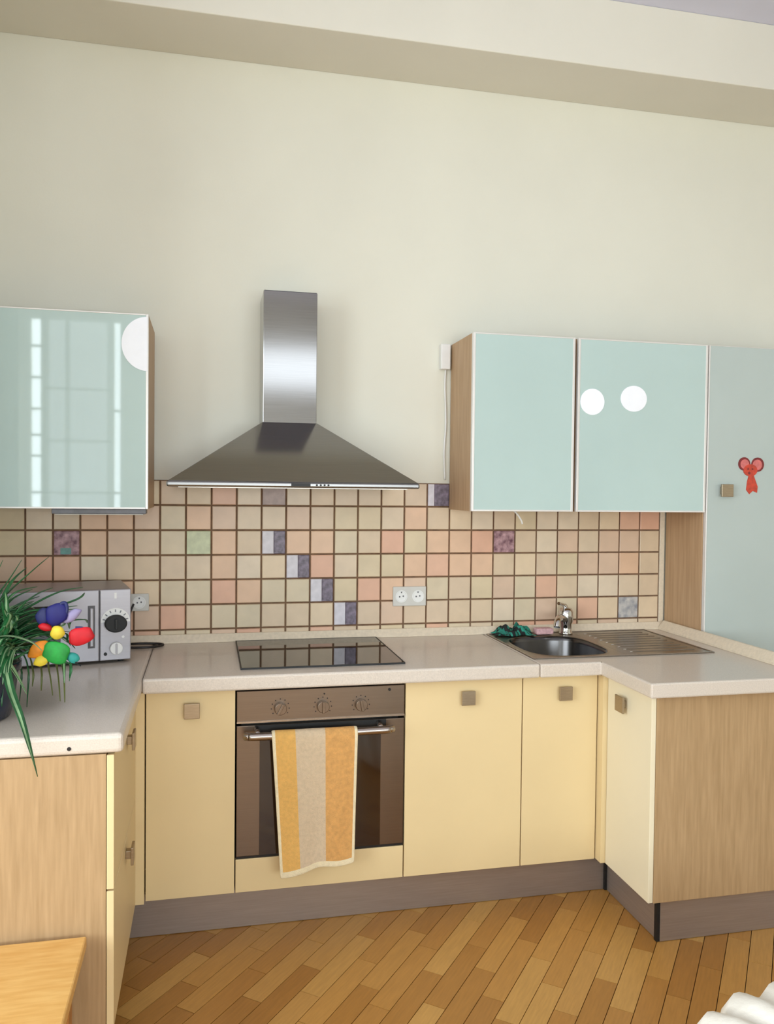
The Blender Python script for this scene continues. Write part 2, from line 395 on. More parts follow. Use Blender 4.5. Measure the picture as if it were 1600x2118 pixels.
# ------------------------------------------------------------------ worktop
WZ0, WZ1, WY = 0.871, 0.922, -0.652
worktop = thing('worktop', 'long U-shaped beige kitchen worktop with pale upstand', 'worktop', (0.5, -0.3, WZ0))
def cells(xs, ys, mask, z0, z1):
    """slab made of the grid cells where mask(x, y) is true"""
    bm = nb(); V = {}
    def v(i, j, z):
        k = (i, j, z)
        if k not in V: V[k] = bm.verts.new((xs[i], ys[j], z))
        return V[k]
    on = {(i, j) for i in range(len(xs)-1) for j in range(len(ys)-1) if mask((xs[i]+xs[i+1])/2, (ys[j]+ys[j+1])/2)}
    for (i, j) in on:
        bm.faces.new((v(i,j,z1), v(i+1,j,z1), v(i+1,j+1,z1), v(i,j+1,z1)))
        bm.faces.new((v(i,j,z0), v(i,j+1,z0), v(i+1,j+1,z0), v(i+1,j,z0)))
        for (di, dj, a, b) in ((-1,0,(i,j+1),(i,j)), (1,0,(i+1,j),(i+1,j+1)), (0,-1,(i,j),(i+1,j)), (0,1,(i+1,j+1),(i,j+1))):
            if (i+di, j+dj) not in on:
                bm.faces.new((v(*a,z0), v(*b,z0), v(*b,z1), v(*a,z1)))
    return bm
LX = -0.306
obj('slab', cells([XL+0.002, LX], [-1.25, -0.012], lambda x, y: True, WZ0, WZ1), 'worktop', worktop, 0.012, segs=3)
obj('slab', cells([LX+0.001, 1.091], [WY, -0.012], lambda x, y: True, WZ0, WZ1), 'worktop', worktop, 0.008, segs=3)
xs = [1.0925, 1.118, 1.333, 1.476, 1.972]; ys = [-1.0, WY, -0.552, -0.125, -0.012]
obj('slab', cells(xs, ys, lambda x, y: (y > WY or x > 1.333) and not (1.118 < x < 1.476 and -0.552 < y < -0.125), WZ0, WZ1), 'worktop', worktop, 0.006)
obj('joint_strip', bx(nb(), 1.3325, 1.335, WY-0.001, WY+0.004, WZ0, WZ1+0.0005), 'knob_steel', worktop)
scr = disc(nb(), (-0.437, 0.889), 'y', 0.005, -1.2515, -1.249, 16)
obj('screw', scr, 'black_rubber', worktop)
bm = prism(nb(), [(-0.012, WZ1), (-0.034, WZ1), (-0.034, WZ1+0.007), (-0.017, WZ1+0.034), (-0.012, WZ1+0.034)], 'x', XL+0.002, 1.972)
obj('upstand', bm, 'upstand', worktop, 0.002)
bm = prism(nb(), [(1.972, WZ0), (1.972, WZ1+0.042), (1.962, WZ1+0.042), (1.936, WZ1+0.010), (1.936, WZ1), (1.96, WZ1), (1.96, WZ0)], 'y', -1.0, -0.034)
obj('upstand', bm, 'upstand', worktop, 0.002)

# ------------------------------------------------------------------ base cabinets
YF = -0.5857; ZB, ZT = 0.150, 0.866; DT = 0.018
def knob(door, c, facing, s=0.052):
    """square brushed handle; facing is the outward axis"""
    bm = nb(); h = s/2; out = 0.024
    if facing == '-y':
        bx(bm, c[0]-h, c[0]+h, c[1]-out, c[1]-out+0.008, c[2]-h, c[2]+h); bx(bm, c[0]-0.012, c[0]+0.012, c[1]-out+0.008, c[1], c[2]-0.012, c[2]+0.012)
    elif facing == '-x':
        bx(bm, c[0]-out, c[0]-out+0.008, c[1]-h, c[1]+h, c[2]-h, c[2]+h); bx(bm, c[0]-out+0.008, c[0], c[1]-0.012, c[1]+0.012, c[2]-0.012, c[2]+0.012)
    else:
        bx(bm, c[0]+out-0.008, c[0]+out, c[1]-h, c[1]+h, c[2]-h, c[2]+h); bx(bm, c[0], c[0]+out-0.008, c[1]-0.012, c[1]+0.012, c[2]-0.012, c[2]+0.012)
    o = obj('handle', bm, 'knob_steel', door, 0.0015); o['label'] = 'square brushed steel handle'
    return o
def base_unit(x0, x1, kx, label, ctop=ZT-0.004):
    t = thing('base_cabinet', label, 'cabinet', ((x0+x1)/2, -0.3, ZB), group='cream base cabinets under the worktop')
    obj('carcass', bx(nb(), x0+0.001, x1-0.001, YF+DT+0.001, -0.03, ZB, ctop), 'carcass', t)
    d = obj('door', bx(nb(), x0+0.002, x1-0.002, YF, YF+DT, ZB, ZT), 'cream_front', t, 0.0015)
    knob(d, (kx, YF, 0.797), '-y')
    return t
base_unit(-0.2994, 0.0, -0.147, 'cream base cabinet with one door between oven and left worktop arm')
base_unit(0.6, 1.0507, 0.833, 'wide cream base cabinet door right beside the oven')
base_unit(1.0507, 1.3546, 1.215, 'narrow cream base cabinet under the sink bowl, next to the inner corner', 0.74)
t = thing('oven_cabinet', 'cream oven housing with a low drawer front below the oven', 'cabinet', (0.3, -0.3, ZB))
bm = nb(); bx(bm, 0.001, 0.599, -0.05, -0.03, ZB, ZT-0.004); bx(bm, 0.001, 0.599, YF+DT+0.001, -0.05, ZB, 0.262)
obj('carcass', bm, 'carcass', t)
obj('drawer_front', bx(nb(), 0.002, 0.598, YF, YF+DT, ZB, 0.266), 'cream_front', t, 0.0015)
# left arm: two drawer fronts facing the room, oak end panel
t = thing('drawer_cabinet', 'cream two-drawer cabinet under left worktop arm with oak end panel', 'cabinet', (-0.65, -0.9, 0))
obj('carcass', bx(nb(), XL+0.004, -0.349, -1.226, -0.03, ZB, ZT-0.004), 'carcass', t)
FX = -0.329
d = obj('drawer_front', bx(nb(), FX-DT, FX, -1.245, -0.607, 0.518, ZT), 'cream_front', t, 0.0015); knob(d, (FX, -0.90, 0.80), '+x')
d = obj('drawer_front', bx(nb(), FX-DT, FX, -1.245, -0.607, ZB, 0.513), 'cream_front', t, 0.0015); knob(d, (FX, -0.93, 0.470), '+x')
obj('end_panel', bx(nb(), XL+0.004, -0.3485, -1.245, -1.227, 0.0, ZT+0.003), 'oak_panel', t, 0.001)
obj('corner_filler', bx(nb(), FX-DT, -0.301, -0.606, YF+DT, ZB, ZT), 'cream_front', t, 0.001)
# right arm: one door facing left, oak end panel facing the room
t = thing('end_cabinet', 'cream and oak cabinet closing the right end of the worktop', 'cabinet', (1.7, -0.75, ZB))
obj('carcass', bx(nb(), 1.395, 1.955, -0.918, -0.05, ZB, 0.74), 'carcass', t)
PX = 1.375
d = obj('door', bx(nb(), PX, PX+DT, -0.934, -0.628, ZB, ZT-0.002), 'cream_lit', t, 0.0015); knob(d, (PX, -0.752, 0.790), '-x', 0.058)
obj('corner_filler', bx(nb(), 1.357, PX+DT, -0.625, YF+DT, ZB, ZT-0.002), 'cream_front', t, 0.001)
obj('end_panel', bx(nb(), PX+DT+0.001, 1.965, -0.938, -0.92, ZB, ZT+0.003), 'oak_panel', t, 0.001)
# plinth
t = thing('plinth', 'brushed grey metal plinth running along the floor under the cabinets', 'plinth', (0.5, -0.54, 0))
obj('plinth_board', bx(nb(), -0.405, 1.429, -0.533, -0.518, 0.002, 0.149), 'plinth_alu', t)
obj('plinth_board', bx(nb(), 1.429, 1.444, -0.898, -0.536, 0.002, 0.149), 'plinth_alu', t)
obj('plinth_board', bx(nb(), 1.434, 1.965, -0.915, -0.9, 0.002, 0.149), 'plinth_alu', t)
obj('corner_seal', bx(nb(), 1.419, 1.4295, -0.545, -0.533, 0.002, 0.149), 'black_rubber', t)
obj('corner_seal', bx(nb(), 1.421, 1.4335, -0.914, -0.8985, 0.002, 0.149), 'black_rubber', t)
obj('plinth_board', bx(nb(), -0.42, -0.405, -1.2, -0.533, 0.002, 0.149), 'plinth_alu', t)

# ------------------------------------------------------------------ oven
t = thing('oven', 'built-in brushed steel oven with three knobs and dark glass window', 'oven', (0.3, -0.3, 0.27))
obj('oven_box', bx(nb(), 0.02, 0.58, YF+0.022, -0.06, 0.274, 0.855), 'black_gap', t)
OY = YF-0.003
cp = obj('control_panel', bx(nb(), 0.003, 0.597, OY, YF+0.02, 0.742, 0.853), 'oven_steel', t, 0.002)
obj('panel_lip', bx(nb(), 0.003, 0.597, OY-0.004, OY, 0.742, 0.748), 'steel', cp)
for kx, a in ((0.152, 0.5), (0.301, 0.0), (0.437, -0.2)):
    k = obj('knob', disc(nb(), (kx, 0.79), 'y', 0.021, OY-0.022, OY, 28), 'oven_steel', t, 0.002)
    b = bx(nb(), -0.0045, 0.0045, OY-0.029, OY-0.0215, -0.02, 0.02)
    bmesh.ops.rotate(b, verts=b.verts, cent=(0, 0, 0), matrix=Matrix.Rotation(a, 3, 'Y')); bmesh.ops.translate(b, verts=b.verts, vec=(kx, 0, 0.79))
    obj('grip', b, 'oven_steel', k, 0.001)
    pr = nb()
    for q in range(9):
        an = -2.2 + q*0.55
        disc(pr, (kx+0.031*math.sin(an), 0.79+0.031*math.cos(an)), 'y', 0.0022, OY-0.0006, OY, 8)
    obj('dial_marks', pr, 'black_rubber', cp)
obj('indicator_lamp', disc(nb(), (0.541, 0.838), 'y', 0.005, OY-0.003, OY, 16), 'black_rubber', t)
obj('indicator_lamp', disc(nb(), (0.306, 0.833), 'y', 0.003, OY-0.002, OY, 16), 'black_rubber', t)
d = obj('oven_door', bx(nb(), 0.003, 0.597, OY+0.002, YF+0.02, 0.276, 0.732), 'oven_steel', t, 0.002)
obj('top_vent', bx(nb(), 0.065, 0.53, OY, OY+0.0015, 0.708, 0.7315), 'black_gap', d)
obj('window', bx(nb(), 0.082, 0.511, OY-0.0005, OY+0.0015, 0.278, 0.7075), 'oven_glass', d)
obj('bottom_seal', bx(nb(), 0.003, 0.597, OY+0.004, YF+0.01, 0.268, 0.276), 'black_gap', t)
HY, HZ = -0.640, 0.708
h = obj('handle', tube(nb(), smooth_path([(0.030, HY+0.012, HZ), (0.045, HY+0.003, HZ), (0.075, HY, HZ), (0.3, HY-0.004, HZ), (0.50, HY, HZ), (0.53, HY+0.003, HZ), (0.545, HY+0.012, HZ)], 6), 0.0135, 14), 'steel', d)
for px_ in (0.072, 0.503):
    obj('handle_post', tube(nb(), [(px_, OY, HZ+0.012), (px_, HY+0.008, HZ+0.002)], 0.011, 12), 'steel', h)

# towel over the handle
def towel():
    bm = nb(); NX, path = 26, []
    R_ = 0.0165
    for s in range(6): path.append((-0.612-0.004*s/5+0.0, 0.50+ (HZ-0.50)*s/5))
    for s in range(1, 8):
        a = PI*s/8
        path.append((HY-0.004+R_*math.cos(a)+0.004, HZ+R_*math.sin(a)))
    for s in range(22): path.append((HY-0.021-0.002*s/21, HZ-(HZ-0.236)*s/21))
    rows = []
    for r, (y, z) in enumerate(path):
        row = []; f = max(0.0, (r-13)/21.0) if r >= 13 else 0.0
        for i in range(NX+1):
            u = i/NX
            x = (0.118+u*0.297 if r >= 6 else 0.135+u*0.26) + f*((0.030*(1-u)) - 0.012*u)
            front = r >= 13
            yy, zz = y, z
            if front:
                yy -= 0.006*f*math.sin(u*9.0+0.6) + 0.004*f*math.sin(u*17+f*3)
                yy -= 0.012*f
                zz += f*(0.026*u - 0.014*math.exp(-((u-0.12)/0.14)**2) + 0.004*math.sin(u*13))
            row.append(bm.verts.new((x, yy, zz)))
        rows.append(row)
    for r in range(len(rows)-1):
        for i in range(NX):
            fc = bm.faces.new((rows[r][i], rows[r][i+1], rows[r+1][i+1], rows[r+1][i])); fc.smooth = True
            fc.material_index = 3 if (i == 0 or i == NX-1 or r == len(rows)-2) else (0 if i < 7 else 1 if i < 16 else 2)
    return bm
tw = obj('towel', towel(), ['towel_orange', 'towel_beige', 'towel_brown', 'towel_hem'], None)
s = tw.modifiers.new('thick', 'SOLIDIFY'); s.thickness = 0.006; s.offset = 0
s = tw.modifiers.new('sub', 'SUBSURF'); s.levels = 1; s.render_levels = 2
tag(tw, 'orange and beige striped terry towel hanging over the oven handle', 'towel')

# ------------------------------------------------------------------ hob
t = thing('hob', 'black glass built-in hob in the worktop above the oven', 'hob', (0.31, -0.3, WZ1))
obj('glass_top', bx(nb(), 0.020, 0.600, -0.562, -0.046, WZ1+0.001, WZ1+0.006), 'black_glass', t, 0.0015)
fr = nb()
for a in ((0.016, 0.604, -0.566, -0.562), (0.016, 0.604, -0.046, -0.042), (0.016, 0.02, -0.562, -0.046), (0.6, 0.604, -0.562, -0.046)):
    bx(fr, a[0], a[1], a[2], a[3], WZ1+0.0005, WZ1+0.0065)
obj('edge_frame', fr, 'black_gap', t)

# ------------------------------------------------------------------ cooker hood
t = thing('cooker_hood', 'stainless steel chimney cooker hood with pyramid canopy on the wall', 'hood', (0.215, -0.25, 1.557))
ch = obj('chimney', bx(nb(), 0.110, 0.320, -0.21, -0.001, 1.80, 2.323), 'hood_steel', t, 0.002)
obj('chimney_cap', bx(nb(), 0.113, 0.317, -0.207, -0.003, 2.323, 2.3245), 'black_gap', ch)
bm = nb()
top = [(0.108, -0.001), (0.323, -0.001), (0.323, -0.213), (0.108, -0.213)]
bot = [(-0.234, -0.001), (0.665, -0.001), (0.665, -0.498), (-0.234, -0.498)]
A = [bm.verts.new((x, y, 1.812)) for x, y in top]; B = [bm.verts.new((x, y, 1.577)) for x, y in bot]
bm.faces.new(A)
for i in range(4): bm.faces.new((A[i], A[(i+1) % 4], B[(i+1) % 4], B[i]))
bm.faces.new(B[::-1])
obj('canopy', bm, 'hood_steel', t, 0.002)
rim = obj('rim', bx(nb(), -0.238, 0.668, -0.502, -0.001, 1.557, 1.577), 'rim_steel', t, 0.006)
obj('control_display', bx(nb(), 0.193, 0.262, -0.5035, -0.5015, 1.561, 1.5735), 'black_gap', t)
for k in range(4):
    obj('control_button', disc(nb(), (0.285+k*0.014, 1.567), 'y', 0.0035, -0.5045, -0.5015, 12), 'black_rubber', t)
obj('grease_filter', bx(nb(), -0.2, 0.63, -0.46, -0.03, 1.554, 1.557), 'sink_steel', t)

# ------------------------------------------------------------------ wall cabinets with glass doors
def glass_door(t, x0, x1, y, z0, z1, gm, fwid=0.014):
    fr = nb(); yb = y+0.02
    bx(fr, x0, x0+fwid, y, yb, z0, z1); bx(fr, x1-fwid, x1, y, yb, z0, z1)
    bx(fr, x0+fwid, x1-fwid, y, yb, z0, z0+fwid*0.7); bx(fr, x0+fwid, x1-fwid, y, yb, z1-fwid*0.5, z1)
    d = obj('door_frame', fr, 'white_alu', t, 0.001)
    obj('glass_pane', bx(nb(), x0+fwid, x1-fwid, y+0.0015, y+0.012, z0+fwid*0.7, z1-fwid*0.5), gm, d)
    return d
def wall_unit(x0, x1, y, z0, z1, label, gm='door_glass', f=0.010):
    t = thing('wall_cabinet', label, 'cabinet', ((x0+x1)/2, -0.15, z0), group='wall cabinets with glass doors')
    obj('carcass', bx(nb(), x0+0.017, x1-0.017, y+0.021, -0.013, z0+0.017, z1-0.002), 'carcass', t)
    obj('side_panel', bx(nb(), x0, x0+0.016, y+0.021, -0.013, z0, z1), 'oak_side', t, 0.001)
    obj('side_panel', bx(nb(), x1-0.016, x1, y+0.021, -0.013, z0, z1), 'oak_side', t, 0.001)
    obj('bottom_panel', bx(nb(), x0+0.016, x1-0.016, y+0.021, -0.013, z0, z0+0.016), 'oak_side', t)
    glass_door(t, x0, x1, y, z0, z1, gm, f)
    return t
wall_unit(-0.908, -0.3085, -0.36, 1.474, 2.174, 'frosted glass wall cabinet left of the hood, above the microwave', f=0.009)
UY = -0.316
wall_unit(0.93, 1.368, UY, 1.4714, 2.184, 'frosted glass wall cabinet nearest the hood on its right, with oak side')
u1 = bpy.data.objects['wall_cabinet.001']
obj('loose_cable', tube(nb(), smooth_path([(1.17, -0.16, 1.472), (1.185, -0.17, 1.455), (1.20, -0.175, 1.43), (1.205, -0.175, 1.415)], 4), 0.004, 8), 'white_plastic', u1)
wall_unit(1.382, 1.978, UY, 1.4714, 2.184, 'frosted glass wall cabinet with two round white reflections painted on')
t = thing('tall_cabinet', 'tall pale glass-fronted cabinet standing beside the wall cabinets', 'cabinet', (2.29, -0.15, 0))
obj('carcass', bx(nb(), 2.0, 2.58, UY+0.021, -0.013, 0.0, 2.183), 'carcass', t)
obj('side_panel', bx(nb(), 1.98, 1.999, UY+0.021, -0.013, 0.0, 2.184), 'oak_side', t, 0.001)
obj('side_panel', bx(nb(), 2.581, 2.6, UY+0.021, -0.013, 0.0, 2.184), 'oak_side', t, 0.001)
d = glass_door(t, 1.983, 2.6, UY-0.001, 0.1, 2.184, 'door_glass_grey', 0.005)
k = nb(); kc = (2.067, UY-0.001, 1.566)
bx(k, kc[0]-0.028, kc[0]+0.028, kc[1]-0.026, kc[1]-0.017, kc[2]-0.027, kc[2]+0.027); bx(k, kc[0]-0.02, kc[0]+0.012, kc[1]-0.017, kc[1], kc[2]-0.016, kc[2]+0.016)
obj('handle', k, 'knob_steel', d, 0.0015)
# lamp strip below the left wall cabinet
t = thing('cabinet_light', 'slim grey light bar under the left wall cabinet', 'lamp', (-0.478, -0.3, 1.452))
obj('housing', bx(nb(), -0.64, -0.317, -0.335, -0.27, 1.455, 1.4735), 'print_grey', t, 0.003)
obj('diffuser', bx(nb(), -0.63, -0.327, -0.328, -0.277, 1.4515, 1.4555), 'socket_grey', t, 0.001)

# mouse sticker, and bright reflections in the glass painted on as white discs
tag(obj('reflection_disc', disc(nb(), (1.447, 1.925), 'y', 0.054, UY-0.0006, UY+0.0014, 40), 'reflection_white'), 'smaller painted round white reflection close to the edge of the cabinet door', 'sticker', 'painted round reflections')
tag(obj('reflection_disc', disc(nb(), (1.634, 1.944), 'y', 0.060, UY-0.0006, UY+0.0014, 40, ry=0.054), 'reflection_white'), 'painted round white reflection in the middle of the cabinet door', 'sticker', 'painted round reflections')
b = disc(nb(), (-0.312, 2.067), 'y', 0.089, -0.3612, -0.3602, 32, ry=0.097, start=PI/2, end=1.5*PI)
tag(obj('reflection_disc', b, 'reflection_white'), 'large painted half-round white reflection cut off at the cabinet door edge', 'sticker', 'painted round reflections')
sx, sz, sy = 2.192, 1.63, UY-0.001
t = thing('animal_sticker', 'red mouse-shaped sticker with two big round ears on tall cabinet', 'sticker', (sx, sy, 1.55))
y1 = sy+0.0014; y0 = sy-0.001
obj('ear', disc(nb(), (sx-0.030, 1.682), 'y', 0.029, y0, y1, 24), 'sticker_dark_red', t)
obj('ear', disc(nb(), (sx+0.036, 1.680), 'y', 0.031, y0, y1, 24), 'sticker_dark_red', t)
obj('inner_ear', disc(nb(), (sx-0.028, 1.681), 'y', 0.021, y0-0.0006, y0, 20), 'sticker_pink', t)
obj('inner_ear', disc(nb(), (sx+0.034, 1.679), 'y', 0.023, y0-0.0006, y0, 20), 'sticker_pink', t)
obj('head', disc(nb(), (sx, 1.655), 'y', 0.034, y0-0.0012, y1, 24, ry=0.026), 'sticker_red', t)
obj('body', prism(nb(), [(sx-0.006, 1.635), (sx+0.016, 1.636), (sx+0.038, 1.585), (sx+0.036, 1.558), (sx+0.014, 1.566), (sx-0.002, 1.552), (sx-0.018, 1.57), (sx-0.014, 1.606)], 'y', y0, y1), 'sticker_red', t)
for dx in (-0.012, 0.010): obj('eye', disc(nb(), (sx+dx, 1.66), 'y', 0.004, y0-0.0018, y0-0.0012, 12), 'sticker_dark_red', t)
obj('nose', disc(nb(), (sx-0.006, 1.643), 'y', 0.006, y0-0.0018, y0-0.0012, 12), 'sticker_dark_red', t)

# white box on the wall beside the right cabinets, with its cable
t = thing('junction_box', 'small white plastic box on the wall beside the oak cabinet side', 'wall box', (0.9, -0.02, 2.07))
obj('housing', bx(nb(), 0.879, 0.922, -0.036, 0.0, 2.076, 2.184), 'white_plastic', t, 0.004)
obj('cable', tube(nb(), smooth_path([(0.908, -0.006, 2.08), (0.906, -0.006, 2.0), (0.912, -0.006, 1.85), (0.906, -0.006, 1.72), (0.911, -0.006, 1.60)], 6), 0.004, 8), 'white_plastic', t)

# ------------------------------------------------------------------ sockets
def socket(name, label, x0, x1, z0, z1, n, cat='socket'):
    t = thing(name, label, cat, ((x0+x1)/2, -0.011, (z0+z1)/2), group='wall sockets on the tiles')
    obj('plate', bx(nb(), x0, x1, -0.020, -0.0105, z0, z1), 'socket_grey', t, 0.003)
    for i in range(n):
        cx = x0+(x1-x0)*(i+0.5)/n; cz = (z0+z1)/2; r = min((x1-x0)/n, z1-z0)*0.36
        bm = nb(); m = 28
        for rr, yy in ((r, -0.0215), (r*0.86, -0.0215), (r*0.8, -0.0202)):
            pass
        ring = lambda rr, yy: [bm.verts.new((cx+rr*math.cos(2*PI*k/m), yy, cz+rr*math.sin(2*PI*k/m))) for k in range(m)]
        R1, R2, R3, R4 = ring(r, -0.0195), ring(r, -0.0225), ring(r*0.84, -0.0225), ring(r*0.8, -0.0204)
        for a, b_ in ((R1, R2), (R2, R3), (R3, R4)):
            for k in range(m): bm.faces.new((a[k], a[(k+1) % m], b_[(k+1) % m], b_[k]))
        bm.faces.new(R4)
        s_ = obj('socket_well', bm, 'white_plastic', t)
        for dx in (-0.3, 0.3):
            obj('pin_hole', disc(nb(), (cx+dx*r, cz+0.15*dx*r), 'y', r*0.13, -0.0211, -0.0205, 12), 'socket_hole', s_)
        obj('earth_clip', bx(nb(), cx-r*0.1, cx+r*0.1, -0.0215, -0.0204, cz+r*0.55, cz+r*0.78), 'socket_hole', s_)
    return t
socket('double_socket', 'white double socket on the tiles between hob and sink', 0.682, 0.829, 1.053, 1.137, 2)
socket('wall_socket', 'single grey socket on the tiles beside the microwave', -0.402, -0.327, 1.055, 1.125, 1)
tag(obj('socket_cord', tube(nb(), smooth_path([(-0.385, -0.024, 1.085), (-0.398, -0.030, 1.05), (-0.402, -0.022, 1.0), (-0.402, -0.05, 0.94), (-0.42, -0.06, 0.929)], 6), 0.004, 8), 'cord_black'), 'thin dark cord hanging from the single socket', 'cord')

# ------------------------------------------------------------------ microwave
rz = math.radians(12)
MW, MD, MH = 0.46, 0.30, 0.264
fr_corner = Vector((-0.366, -0.365, WZ1+0.001)); ex = Vector((math.cos(rz), math.sin(rz), 0)); ey = Vector((-math.sin(rz), math.cos(rz), 0))
t = thing('microwave', 'small silver microwave oven with a black dial, in the worktop corner', 'microwave', fr_corner - ex*(MW/2) + ey*(MD/2), rz)
def mobj(n, bm, m, p=None, bev=0): return obj(n, bm, m, p or t, bev, off=(0, 0, 0))
x1, yF = MW/2, -MD/2
z0 = 0.008
mobj('body', bx(nb(), -x1, x1, yF+0.018, MD/2, z0, MH), 'microwave_silver', None, 0.004)
for fx in (-x1+0.03, x1-0.03):
    for fy in (yF+0.04, MD/2-0.04): mobj('foot', disc(nb(), (fx, fy), 'z', 0.012, 0.0, z0, 14), 'black_rubber')
d = mobj('door', bx(nb(), -x1, x1-0.108, yF, yF+0.018, z0+0.002, MH), 'microwave_door', None, 0.003)
mobj('window', bx(nb(), -x1+0.05, x1-0.235, yF-0.0008, yF+0.001, z0+0.05, MH-0.05), 'dark_window', d)
hh = nb(); pts = [(x1-0.142, z0+0.045)] ; 
bx(hh, x1-0.146, x1-0.122, yF-0.001, yF+0.001, z0+0.05, MH-0.055)
mobj('handle_recess', hh, 'socket_hole', d)
mobj('handle', bx(nb(), x1-0.141, x1-0.127, yF-0.012, yF-0.001, z0+0.056, MH-0.062), 'microwave_silver', d, 0.004)
p = mobj('control_panel', bx(nb(), x1-0.106, x1, yF, yF+0.018, z0+0.002, MH), 'microwave_silver', None, 0.003)
cx = x1-0.053
mobj('dial_scale', disc(nb(), (cx, 0.147), 'y', 0.050, yF-0.0008, yF+0.001, 30, start=0, end=PI), 'white_plastic', p)
mk = nb()
for q in range(7):
    a = 0.25+q*(PI-0.5)/6
    b = bx(nb(), -0.002, 0.002, yF-0.0014, yF-0.0004, 0.036, 0.045)
    bmesh.ops.rotate(b, verts=b.verts, cent=(0, 0, 0), matrix=Matrix.Rotation(PI/2-a, 3, 'Y')); bmesh.ops.translate(b, verts=b.verts, vec=(cx, 0, 0.147))
    me = bpy.data.meshes.new('t'); b.to_mesh(me); mk.from_mesh(me); b.free(); bpy.data.meshes.remove(me)
mobj('scale_marks', mk, 'print_grey', p)
mobj('logo_mark', bx(nb(), cx-0.004, cx+0.004, yF-0.0008, yF+0.001, MH-0.033, MH-0.012), 'white_plastic', p)
k1 = mobj('timer_knob', disc(nb(), (cx, 0.143), 'y', 0.038, yF-0.024, yF, 32, ry=0.031), 'black_rubber', None, 0.004)
mobj('grip', bx(nb(), cx-0.004, cx+0.004, yF-0.030, yF-0.023, 0.125, 0.161), 'black_gap', k1, 0.001)
k2 = mobj('power_knob', disc(nb(), (cx+0.002, 0.054), 'y', 0.022, yF-0.018, yF, 28), 'white_plastic', None, 0.003)
mobj('grip', bx(nb(), cx-0.001, cx+0.005, yF-0.022, yF-0.017, 0.036, 0.072), 'microwave_silver', k2, 0.001)
mobj('button', disc(nb(), (cx-0.034, 0.034), 'y', 0.006, yF-0.003, yF, 14), 'black_rubber')
mobj('indicator', disc(nb(), (cx+0.026, 0.093), 'y', 0.005, yF-0.002, yF, 14), 'white_plastic')
zc = WZ1+0.0055
tag(obj('power_cord', tube(nb(), smooth_path([(-0.42, -0.05, zc), (-0.36, -0.06, zc+0.004), (-0.31, -0.050, zc+0.001), (-0.275, -0.062, zc), (-0.27, -0.085, zc), (-0.30, -0.115, zc), (-0.345, -0.125, zc), (-0.40, -0.12, zc)], 8), 0.0045, 8), 'cord_black'),
    'dark power cord lying in a loop on worktop beside the microwave', 'cord')

# ------------------------------------------------------------------ spider plant
PC = Vector((-0.735, -1.035, WZ1))
t = thing('spider_plant', 'bushy spider plant with long arching leaves in a navy pot', 'plant', PC)
bm = nb()
prof = [(0.098, 0.0), (0.112, 0.004), (0.124, 0.06), (0.132, 0.125), (0.139, 0.128), (0.140, 0.150), (0.131, 0.150), (0.126, 0.128), (0.02, 0.127)]
lathe(bm, prof, (PC.x, PC.y, PC.z), 40)
pot = obj('pot', bm, 'pot_navy', t); pot['label'] = 'glossy navy blue pot'
obj('soil', lathe(nb(), [(0.124, 0.1275), (0.122, 0.134), (0.06, 0.138), (0.01, 0.138)], (PC.x, PC.y, PC.z), 24), 'soil', t)
def leaf(path, w, mats, name='leaf'):
    P = smooth_path(path, 5); bm = nb(); n = len(P); rows = []
    for i, p in enumerate(P):
        u = i/(n-1); tdir = (P[min(i+1, n-1)]-P[max(i-1, 0)]).normalized()
        side = tdir.cross(Vector((0, 0, 1)))
        if side.length < 1e-3: side = Vector((1, 0, 0))
        side.normalize(); nrm = side.cross(tdir).normalized()
        ww = w*(0.6+0.4*min(1, u*4))*(1-u**3)*0.5 + 0.0008
        rows.append([bm.verts.new(p - side*ww + nrm*ww*0.45), bm.verts.new(p - side*ww*0.35), bm.verts.new(p + side*ww*0.35), bm.verts.new(p + side*ww + nrm*ww*0.45)])
    for i in range(n-1):
        for k in range(3):
            f = bm.faces.new((rows[i][k], rows[i][k+1], rows[i+1][k+1], rows[i+1][k])); f.smooth = True; f.material_index = 1 if k == 1 else 0
    o = obj(name, bm, mats, t)
    s = o.modifiers.new('thick', 'SOLIDIFY'); s.thickness = 0.0009
    return o
base = PC + Vector((0, 0, 0.135))
rng = random.Random(21)
for i in range(150):
    a = rng.uniform(-PI, PI)
    if rng.random() < 0.5: a = rng.uniform(-0.5, 1.5)
    L = rng.uniform(0.20, 0.42); el = rng.uniform(0.75, 1.34)
    d = Vector((math.cos(a), math.sin(a), 0))
    s0 = base + d*rng.uniform(0.01, 0.07)
    droop = rng.uniform(0.5, 1.25)
    back = math.sin(a) > 0.05
    xmax = (-0.46 if back else -0.60) - 0.04*rng.random()
    p = []
    for k in range(6):
        u = k/5
        rr = L*u*math.cos(el)*(1+0.7*u); hz = L*u*math.sin(el) - droop*L*0.85*u*u*math.cos(el*0.6)
        q = s0 + d*rr + Vector((0, 0, max(hz, -0.10)))
        q += Vector((rng.uniform(-.006, .006), rng.uniform(-.006, .006), 0))
        q.x = min(max(q.x, XL+0.02), xmax)
        q.y = min(q.y, -0.55 - 0.01*rng.random())
        if q.z < WZ1+0.006: q.z = WZ1+0.006+0.004*rng.random()
        p.append(q)
    m = ['leaf_green', 'leaf_green'] if rng.random() < 0.5 else (['leaf_green', 'leaf_pale'] if rng.random() < .75 else ['leaf_pale', 'leaf_green'])
    leaf(p, rng.uniform(0.013, 0.020), m)
E3 = lambda x, y, z: Vector((x, y, z))
